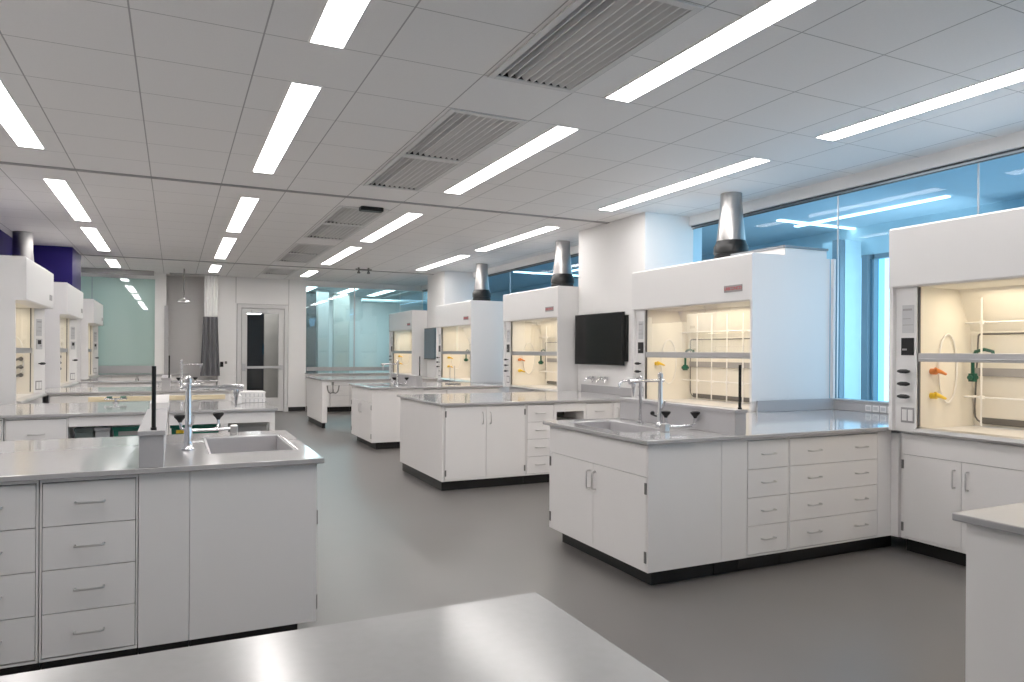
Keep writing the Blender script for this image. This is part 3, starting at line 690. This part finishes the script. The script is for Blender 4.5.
# ------------------------------------------------------------------ fume hoods
def fume_hood(xf, sgn, ya, yb, label, noz=('yellow',), logo=True, deep=1.0, cabs=True, cdesc='', lamp=True, rods=(.5, .4), rack=True):
    sp_x = .006 if sgn > 0 else .08
    W = yb-ya
    T = Matrix.Translation((xf, ya, 0)) @ Matrix.Diagonal((sgn, 1, 1, 1))
    D = deep-.01
    t = thing('fume_hood', label, 'fume hood', tuple(T @ Vector((D/2, W/2, .88))))
    B = lambda: MB(T)
    zt, zc, zb = 2.362, 1.928, .892
    for a in (0., W-.028): B().prismy([(sp_x, zb), (D, zb), (D, zt), (.012, zt), (0, zt-.012), (0, zc+.012), (.012, zc), (sp_x+.012, zc)] if sgn < 0 else [(sp_x, zb), (D, zb), (D, zt), (.012, zt), (0, zt-.012), (0, zc), (sp_x, zc)], a, a+.028).build('side_panel', 'hoodwhite', t)
    cn = B(); cn.prismy([(0, zc+.012), (.012, zc), (.35, zc), (.35, zt), (.012, zt), (0, zt-.012)], .0281, W-.0281); cn.build('canopy', 'hoodwhite', t)
    B().box(.351, D, .0281, W-.0281, zt-.03, zt).build('top_panel', 'hoodwhite', t, .002)
    # liner
    fx, bx = (.05 if sgn > 0 else .17), min(.70, D-.03); WI = W-.19
    ln = B(); i0, i1 = .03, WI
    prof = [(bx, zb+.025), (bx-.05, 1.62), (bx-.20, zc-.002)]
    ln.quad((fx, i0, zb+.025), (bx, i0, zb+.025), (bx-.05, i0, 1.62), (bx-.20, i0, zc-.002), (fx, i0, zc-.002))
    ln.quad((fx, i1, zb+.025), (bx, i1, zb+.025), (bx-.05, i1, 1.62), (bx-.20, i1, zc-.002), (fx, i1, zc-.002))
    for (xa, za), (xb2, zb2) in zip(prof[:-1], prof[1:]): ln.quad((xa, i0, za), (xa, i1, za), (xb2, i1, zb2), (xb2, i0, zb2))
    ln.quad((fx, i0, zc-.002), (fx, i1, zc-.002), (bx-.20, i1, zc-.002), (bx-.20, i0, zc-.002))
    ln.build('liner', 'cream', t)
    # baffle: dark rounded outline and panel on the lower back
    def back_x(z): return bx-.05*(z-zb-.025)/(1.62-zb-.025)
    bf = B(); y0, y1 = .10, WI-.015; z0, z1 = zb+.05, 1.60; r = .07; pts = []
    for cy, cz, a0 in ((y1-r, z0+r, -90), (y1-r, z1-.02, 0), (y0+.02, z1-.02, 90), (y0+r, z0+r, 180)):
        rr = r if cz < 1.2 else .02
        for k in range(5):
            a = math.radians(a0+k*22.5); zz = cz+rr*math.sin(a); pts.append((back_x(zz)-.012, cy+rr*math.cos(a), zz))
    bf.tube(pts, .007, 6, closed=True); bf.build('baffle_seal', 'seal', t)
    B().quad((back_x(z0)-.014, y0+.01, z0+.01), (back_x(z0)-.014, y1-.01, z0+.01), (back_x(z1)-.014, y1-.01, z1-.01), (back_x(z1)-.014, y0+.01, z1-.01)).build('baffle', 'baffle', t)
    B().box(back_x(1.3)-.026, back_x(1.3)-.018, y0+.02, y1-.02, 1.29, 1.35).build('baffle_slot', 'plate', t)
    B().box(back_x(.95)-.024, back_x(.95)-.018, y0+.05, y1-.05, .945, .985).build('baffle_slot', 'seal', t)
    # lattice of rods
    lt = B(); xr = bx-.16
    if rack:
        ye = WI-.03
        for z in (1.68, 1.14): lt.tube([(xr, .06, z), (xr, ye, z)], .006, 8)
        for q in (.06, ye):
            for z in (1.68, 1.14): lt.tube([(xr, q, z), (back_x(z)-.01, q, z)], .006, 8)
        yy = W-rods[0]
        while yy > .1:
            lt.tube([(xr-.013, yy, .935), (xr-.013, yy, 1.86)], .0065, 8)
            for z in (1.68, 1.14): lt.box(xr-.022, xr+.01, yy-.012, yy+.012, z-.012, z+.012)
            yy -= rods[1]
        lt.build('rod_lattice', 'rod', t, smooth=False)
    else: lt.bm.free()
    # work surface and sill
    B().box(.16, bx+.02, .03, WI, zb, zb+.024).build('work_surface', 'hoodwhite', t)
    B().prismy([(.03, zb+.005), (.045, zb+.028), (.09, zb+.036), (.158, zb+.030), (.158, zb+.008), (.04, zb-.003)], .032, WI+.02).build('sill', 'steel', t, .002)
    # angled posts
    for s in (1, -1):
        f = (lambda y: W-y) if s > 0 else (lambda y: y)
        pg = [(.04, f(.0281)), (.04, f(.035)), (.042, f(.19)), (.085, f(.19)), (.085, f(.0281))] if sgn > 0 else [(.085, f(.0281)), (.085, f(.045)), (.165, f(.185)), (.185, f(.185)), (.185, f(.0281))]
        po = B().prism(pg, zb, zc-.001).build('post', 'hoodwhite', t, .002) if s > 0 else None
        a0 = Vector(pg[1]); a1 = Vector(pg[2]); dv = (a1-a0); ln_ = dv.length; dv /= ln_; nv = Vector((-abs(dv.y), dv.x * (1 if dv.y > 0 else -1)*1.0)); nv = Vector((-abs(dv.y), dv.x*(1 if dv.y > 0 else -1))).normalized()
        def face(mb, u0, u1, z0, z1, th):
            p = [a0+dv*u0, a0+dv*u1]; q = [v+nv*th for v in p]
            mb.prism([(p[0].x, p[0].y), (p[1].x, p[1].y), (q[1].x, q[1].y), (q[0].x, q[0].y)], z0, z1)
        if s > 0:
            mb = B(); face(mb, .045, .135, 1.60, 1.80, .003); mb.build('notice', 'label', po)
            mb = B(); face(mb, .05, .13, 1.655, 1.66, .0036); face(mb, .05, .11, 1.70, 1.705, .0036); face(mb, .05, .12, 1.76, 1.775, .0036); mb.build('notice_print', 'plate', po)
            mb = B(); face(mb, .04, .135, 1.44, 1.565, .008); mb.build('display', 'blackp' if sgn > 0 else 'label', po, .002)
            if sgn < 0: mb = B(); face(mb, .06, .115, 1.50, 1.55, .0088); mb.build('display_window', 'blackp', po)
            mb = B(); face(mb, .05, .085, 1.475, 1.487, .009); mb.build('display_screen', 'plate', po)
            for z in ((1.325, 1.235, 1.145) if sgn > 0 else (1.27,)):
                c = a0+dv*.09; e = c+nv*.05; kb = B()
                kb.tube([(c.x, c.y, z), (c.x+nv.x*.035, c.y+nv.y*.035, z)], .007, 8)
                kb.tube([(e.x+dv.x*-.045, e.y+dv.y*-.045, z), (e.x-dv.x*.02, e.y-dv.y*.02, z), (e.x+dv.x*.02, e.y+dv.y*.02, z), (e.x+dv.x*.045, e.y+dv.y*.045, z)], .013, 10, [.008, .016, .016, .008])
                kb.build('knob', 'blackp', po, smooth=True)
            mb = B(); face(mb, .04, .14, .955, 1.065, .004); mb.build('outlet_plate', 'plate', po)
            mb = B(); face(mb, .05, .085, .97, 1.05, .007); face(mb, .095, .13, .97, 1.05, .007); mb.build('outlet', 'hoodwhite', po)
        else:
            kb = B(); kb.tube([(.12, .03, 1.27), (.12, .075, 1.27)], .008, 8); kb.tube([(.12, .07, 1.27), (.12, .08, 1.27), (.12, .115, 1.27), (.12, .125, 1.27)], .02, 10, [.01, .02, .02, .008]); kb.build('knob', 'blackp', t, smooth=True)
    # sash
    xs = .062 if sgn > 0 else .20
    sb = B(); sb.box(xs-.014, xs+.014, .032, WI-.004, 1.395, 1.455); sb.box(xs-.02, xs-.014, .05, WI-.02, 1.41, 1.418); sf = sb.build('sash_frame', 'alu', t, .003)
    B().box(xs-.006, xs+.006, WI-.012, WI-.002, .935, 1.925).build('sash_track', 'seal', t)
    B().quad((xs, .034, 1.455), (xs, WI-.012, 1.455), (xs, WI-.012, 1.925), (xs, .034, 1.925)).build('sash_glass', 'sash', t)
    # fittings on the side wall at the control end
    yw = WI
    nx = .20 if sgn > 0 else .29
    for k, cn_ in enumerate(noz):
        z = 1.325-(.175 if sgn > 0 else .095)*k; mb = B()
        mb.tube([(nx, yw, z), (nx, yw-.04, z)], .022, 12); mb.tube([(nx-.01, yw-.035, z+.01), (nx+.03, yw-.05, z-.002), (nx+.075, yw-.06, z-.02)], .01, 10, [.021, .014, .009])
        o = mb.build('nozzle', cn_, t, smooth=True); o['label'] = ('black' if cn_ == 'seal' else cn_)+' gas nozzle'
    mb = B(); mb.tube([(.37+.105*math.cos(a*PI/16), yw-.012, 1.345+.25*math.sin(a*PI/16)) for a in range(32)], .007, 6, closed=True); mb.build('hose_loop', 'rod', t, smooth=True)
    mb = B(); mb.box(bx-.17, bx-.13, yw-.10, yw-.06, 1.25, 1.31); mb.tube([(bx-.19, yw-.08, 1.28), (bx-.11, yw-.08, 1.28)], .018, 10); mb.build('valve', 'green', t, smooth=False)
    mb = B(); mb.tube([(bx-.15, yw-.08, 1.31), (bx-.15, yw-.08, 1.42), (bx-.15, yw-.10, 1.47), (bx-.15, yw-.16, 1.485), (bx-.15, yw-.22, 1.47), (bx-.15, yw-.23, 1.40)], .013, 8); mb.build('gooseneck', 'green', t, smooth=True)
    # nameplate
    if logo:
        np_ = B().box(-.003, -.0002, *((.12, .36) if sgn > 0 else (W-.30, W-.12)), 2.02, 2.085).build('nameplate', 'plate', t)
        if sgn > 0:
            cu = bpy.data.curves.new('lettering', 'FONT'); cu.body = 'LABCONCO'; cu.size = .043; cu.align_x = 'CENTER'; cu.align_y = 'CENTER'; cu.extrude = .0008; cu.space_character = .95
            cu.materials.append(M['red']); tmp = bpy.data.objects.new('lettering_curve', cu); COL.objects.link(tmp); me = bpy.data.meshes.new_from_object(tmp); bpy.data.objects.remove(tmp); me.name = 'lettering'; o = bpy.data.objects.new('lettering', me); COL.objects.link(o); o.parent = np_
            org = Vector(t['_o']); pos = T @ Vector((-.0045, .24, 2.052)) - org
            o.location = pos; o.rotation_euler = (PI/2, 0, -PI/2); o['_o'] = t['_o']
    if cabs:
        cw = (W-.06)/2
        for k in range(2):
            a = .03+k*cw
            if sgn > 0: TT = Tm(xf+.10, ya+a+cw, '-x')
            else: TT = Tm(xf-.10, ya+a, '+x')
            cabinet('hood_base_cabinet', 'white double-door base cabinet under the %s, %s half' % (cdesc, ('nearer', 'farther')[k]), TT, cw-.002, deep-.25, doors=2, rail=.15)
    if lamp:
        ld = bpy.data.lights.new('hood_lamp', 'AREA'); ld.shape = 'RECTANGLE'; ld.size = .16; ld.size_y = W-.7; ld.energy = HOODW; ld.color = (1, .83, .60)
        lo = bpy.data.objects.new('hood_lamp', ld); COL.objects.link(lo); ld.energy *= (1 if sgn > 0 else .5); lo.location = T @ Vector((.36, W/2, zc-.02))
    return t
HOODW = 5.5
fume_hood(4.72, 1, 1.66, 3.508, 'white fume hood at the right edge with orange and yellow nozzles', ('orange', 'yellow'), cdesc='right-edge fume hood', rods=(.345, .5))
fume_hood(4.72, 1, 4.872, 6.74, 'white fume hood with blue-lit side between the tall window and the television', ('yellow',), cdesc='fume hood beside the tall window', rods=(.5, .235))
fume_hood(4.76, 1, 8.548, 10.35, 'white fume hood just beyond the pier with the large television', ('orange', 'yellow'), deep=.98, cdesc='fume hood beyond the television pier')
fume_hood(4.76, 1, 11.71, 13.58, 'white fume hood with blue-lit side before the smaller far television', ('yellow', 'yellow'), deep=.98, cdesc='fume hood before the far television', rack=False)
fume_hood(4.76, 1, 15.18, 17.04, 'farthest white fume hood beyond the second pier by the back glazing', ('yellow', 'yellow'), deep=.98, cdesc='farthest window-side fume hood', rack=False)
fume_hood(-1.33, -1, 8.44, 10.20, 'nearest white fume hood along the purple wall, with steel duct', ('seal', 'seal', 'seal'), deep=.9, cdesc='nearest purple-wall fume hood')
fume_hood(-1.33, -1, 11.47, 13.33, 'middle white fume hood along the purple wall', ('seal', 'seal', 'seal'), deep=.9, cdesc='middle purple-wall fume hood')
fume_hood(-1.33, -1, 15.0, 16.88, 'farthest white fume hood along the purple wall by sea-green glass', ('seal', 'seal', 'seal'), deep=.9, cdesc='farthest purple-wall fume hood')
# service box on the hood beside the window
t = thing('service_box', 'white service box with dark top edge on the hood beside the window', 'box', (5.5, 5.2, 2.363))
MB().box(5.15, 5.70, 4.90, 5.6, 2.363, 2.44).build('body', 'hoodwhite', t, .003); MB().box(5.14, 5.71, 4.89, 5.61, 2.441, 2.462).build('lid', 'mull', t)

def duct(x, y, label, collar=True, zb=2.3635):
    t = thing('exhaust_duct', label, 'duct', (x, y, zb))
    if collar: MB().lathe((x, y, zb), [(.175, 0), (.175, .10), (.168, .105), (.168, .13), (.178, .135), (.178, .21), (.165, .23), (.150, .27)], 32).build('collar', 'blackp', t, smooth=True)
    MB().lathe((x, y, zb), [(.152, .255), (.148, .28), (.125, .50), (.115, .62), (.112, CZ-zb-.002)] if collar else [(.165, 0), (.16, .03), (.125, .5), (.125, CZ-zb-.002)], 32).build('cone', 'duct', t, smooth=True)
duct(5.32, 5.80, 'steel exhaust duct with black collar on the hood beside the window')
duct(5.34, 9.45, 'steel exhaust duct with black collar partly behind the television pier')
duct(5.34, 12.6, 'steel exhaust duct with black collar on the hood before the far television')
duct(5.32, 2.6, 'steel exhaust duct with black collar on the right-edge fume hood')
duct(-1.99, 12.35, 'steel exhaust duct rising against the purple wall and pier', False)

# support stand on the R3 worktop
t = thing('support_stand', 'slim two-rod support stand on the far sink bench', 'stand', (4.1, 10.9, TOP))
MB().box(4.02, 4.22, 10.8, 11.0, TOP+.001, TOP+.015).build('base', 'seal', t, .003)
for xx in (4.07, 4.15): MB().cyl((xx, 10.9, TOP+.0155), (xx, 10.9, TOP+.30), .007, seg=10).build('rod', 'steel', t)
for y in (8.66, 8.8):
    pass

# ------------------------------------------------------------------ shower corner on the far wall
t = thing('emergency_shower', 'emergency shower head hanging on a rod from the ceiling', 'shower', (.18, 16.3, 2.4))
MB().cyl((.18, 16.3, 2.52), (.18, 16.3, CZ-.001), .014, seg=10).build('rod', 'seal', t)
MB().lathe((.18, 16.3, 2.435), [(.135, 0), (.13, .02), (.09, .05), (.03, .075), (.022, .10)], 24).build('shower_head', 'steel', t, smooth=True)
t = thing('shower_curtain', 'grey shower curtain with white mesh top hanging beside the glass door', 'curtain', (.72, 17.2, .87))
def pleat(zz0, zz1, x0, x1, m, nm, flare=0, amp=.05):
    mb = MB(); n = 36
    lo = []; hi = []
    for i in range(n+1):
        f = i/n; o = amp*math.sin(f*PI*7)
        lo.append(mb.v(x0-flare*(1-f)+(x1-x0+flare)*f*1.0, 17.2+o, zz0)); hi.append(mb.v(x0+(x1-x0)*f, 17.2+o, zz1))
    for i in range(n): mb.bm.faces.new([lo[i], lo[i+1], hi[i+1], hi[i]])
    return mb.build(nm, m, t, smooth=True)
pleat(.87, 2.19, .58, .87, 'curt', 'curtain_body', .06)
pleat(2.191, 3.10, .60, .88, 'mesh', 'mesh_top', amp=.012)
MB().tube([(-.1, 17.2, 3.115), (.9, 17.2, 3.115)], .012, 8).build('curtain_rail', 'alu', t)
t = thing('wall_switch', 'small black switch on the wall between the curtain and the door', 'switch', (1.0, YB-.03, 1.1))
MB().box(.95, 1.02, YB-.035, YB-.021, 1.06, 1.18).build('plate', 'blackp', t, .003)
MB().box(1.05, 1.10, YB-.033, YB-.021, 1.13, 1.19).build('button', 'seal', t, .003)
t = thing('paper_box', 'white box on the counter in front of the shower curtain', 'box', (.72, 13.6, TOP))

# ------------------------------------------------------------------ light and camera
sc = bpy.context.scene
wd = bpy.data.worlds.new('World'); sc.world = wd; wd.use_nodes = True
nt = wd.node_tree; bg = nt.nodes['Background']
tc = nt.nodes.new('ShaderNodeTexCoord'); sp = nt.nodes.new('ShaderNodeSeparateXYZ'); nt.links.new(tc.outputs['Generated'], sp.inputs[0])
cr = nt.nodes.new('ShaderNodeValToRGB'); nt.links.new(sp.outputs[2], cr.inputs[0])
cr.color_ramp.elements[0].position = 0.0; cr.color_ramp.elements[0].color = (.82, .92, 1, 1)
cr.color_ramp.elements[1].position = .6; cr.color_ramp.elements[1].color = (.45, .75, 1, 1)
nt.links.new(cr.outputs[0], bg.inputs['Color']); bg.inputs['Strength'].default_value = 2.3

def area(name, loc, rot, sx, sy, e, col=(1, 1, 1)):
    ld = bpy.data.lights.new(name, 'AREA'); ld.shape = 'RECTANGLE'; ld.size = sx; ld.size_y = sy; ld.energy = e; ld.color = col
    o = bpy.data.objects.new(name, ld); COL.objects.link(o); o.location = loc; o.rotation_euler = rot; return o
area('gallery_column_fill', (7.7, 4.6, 1.6), (PI/2, 0, 0), .5, 2.0, 30, (.9, .97, 1))  # added fill aimed at the gallery column; no such lamp there
area('gallery_lamp', (6.9, 5.0, 3.05), (0, 0, 0), 1.6, 8, 22, (.85, .94, 1))
area('gallery_lamp', (6.9, 13.0, 3.05), (0, 0, 0), 1.6, 8, 22, (.85, .94, 1))
area('rear_room_lamp', (4.3, 19.8, 3.05), (0, 0, 0), 2.5, 2.5, 70, (.85, .97, 1))
area('rear_room_lamp', (-1, 18.3, 3.05), (0, 0, 0), 1.5, 1., 15, (.9, 1, 1))
area('corridor_panel_fill', (1.8, 17.95, 2.9), (.0, 0, 0), .6, .3, 9)  # added fill that brightens the panel behind the door

cam = bpy.data.cameras.new('Camera'); co = bpy.data.objects.new('Camera', cam); COL.objects.link(co)
TH = .4441; ROLL = .0066
cam.sensor_width = 36; cam.lens = 36*710.0/1024; cam.shift_y = (352.07-341)/1024; cam.clip_start = .05; cam.clip_end = 100
co.matrix_world = Matrix.Translation((0, 0, 1.444)) @ Matrix.Rotation(-TH, 4, 'Z') @ Matrix.Rotation(PI/2, 4, 'X') @ Matrix.Rotation(ROLL, 4, 'Z')
sc.camera = co
sc.view_settings.view_transform = 'Standard'; sc.view_settings.look = 'None'; sc.view_settings.exposure = .31; sc.view_settings.gamma = 1.12
try:
    sc.cycles.use_denoising = True; sc.cycles.max_bounces = 10; sc.cycles.diffuse_bounces = 8; sc.cycles.transparent_max_bounces = 16
    sc.cycles.sample_clamp_indirect = 6
except Exception: pass
for o in list(bpy.data.objects):
    if '_o' in o: del o['_o']
    if o.type == 'EMPTY' and not o.children: bpy.data.objects.remove(o)
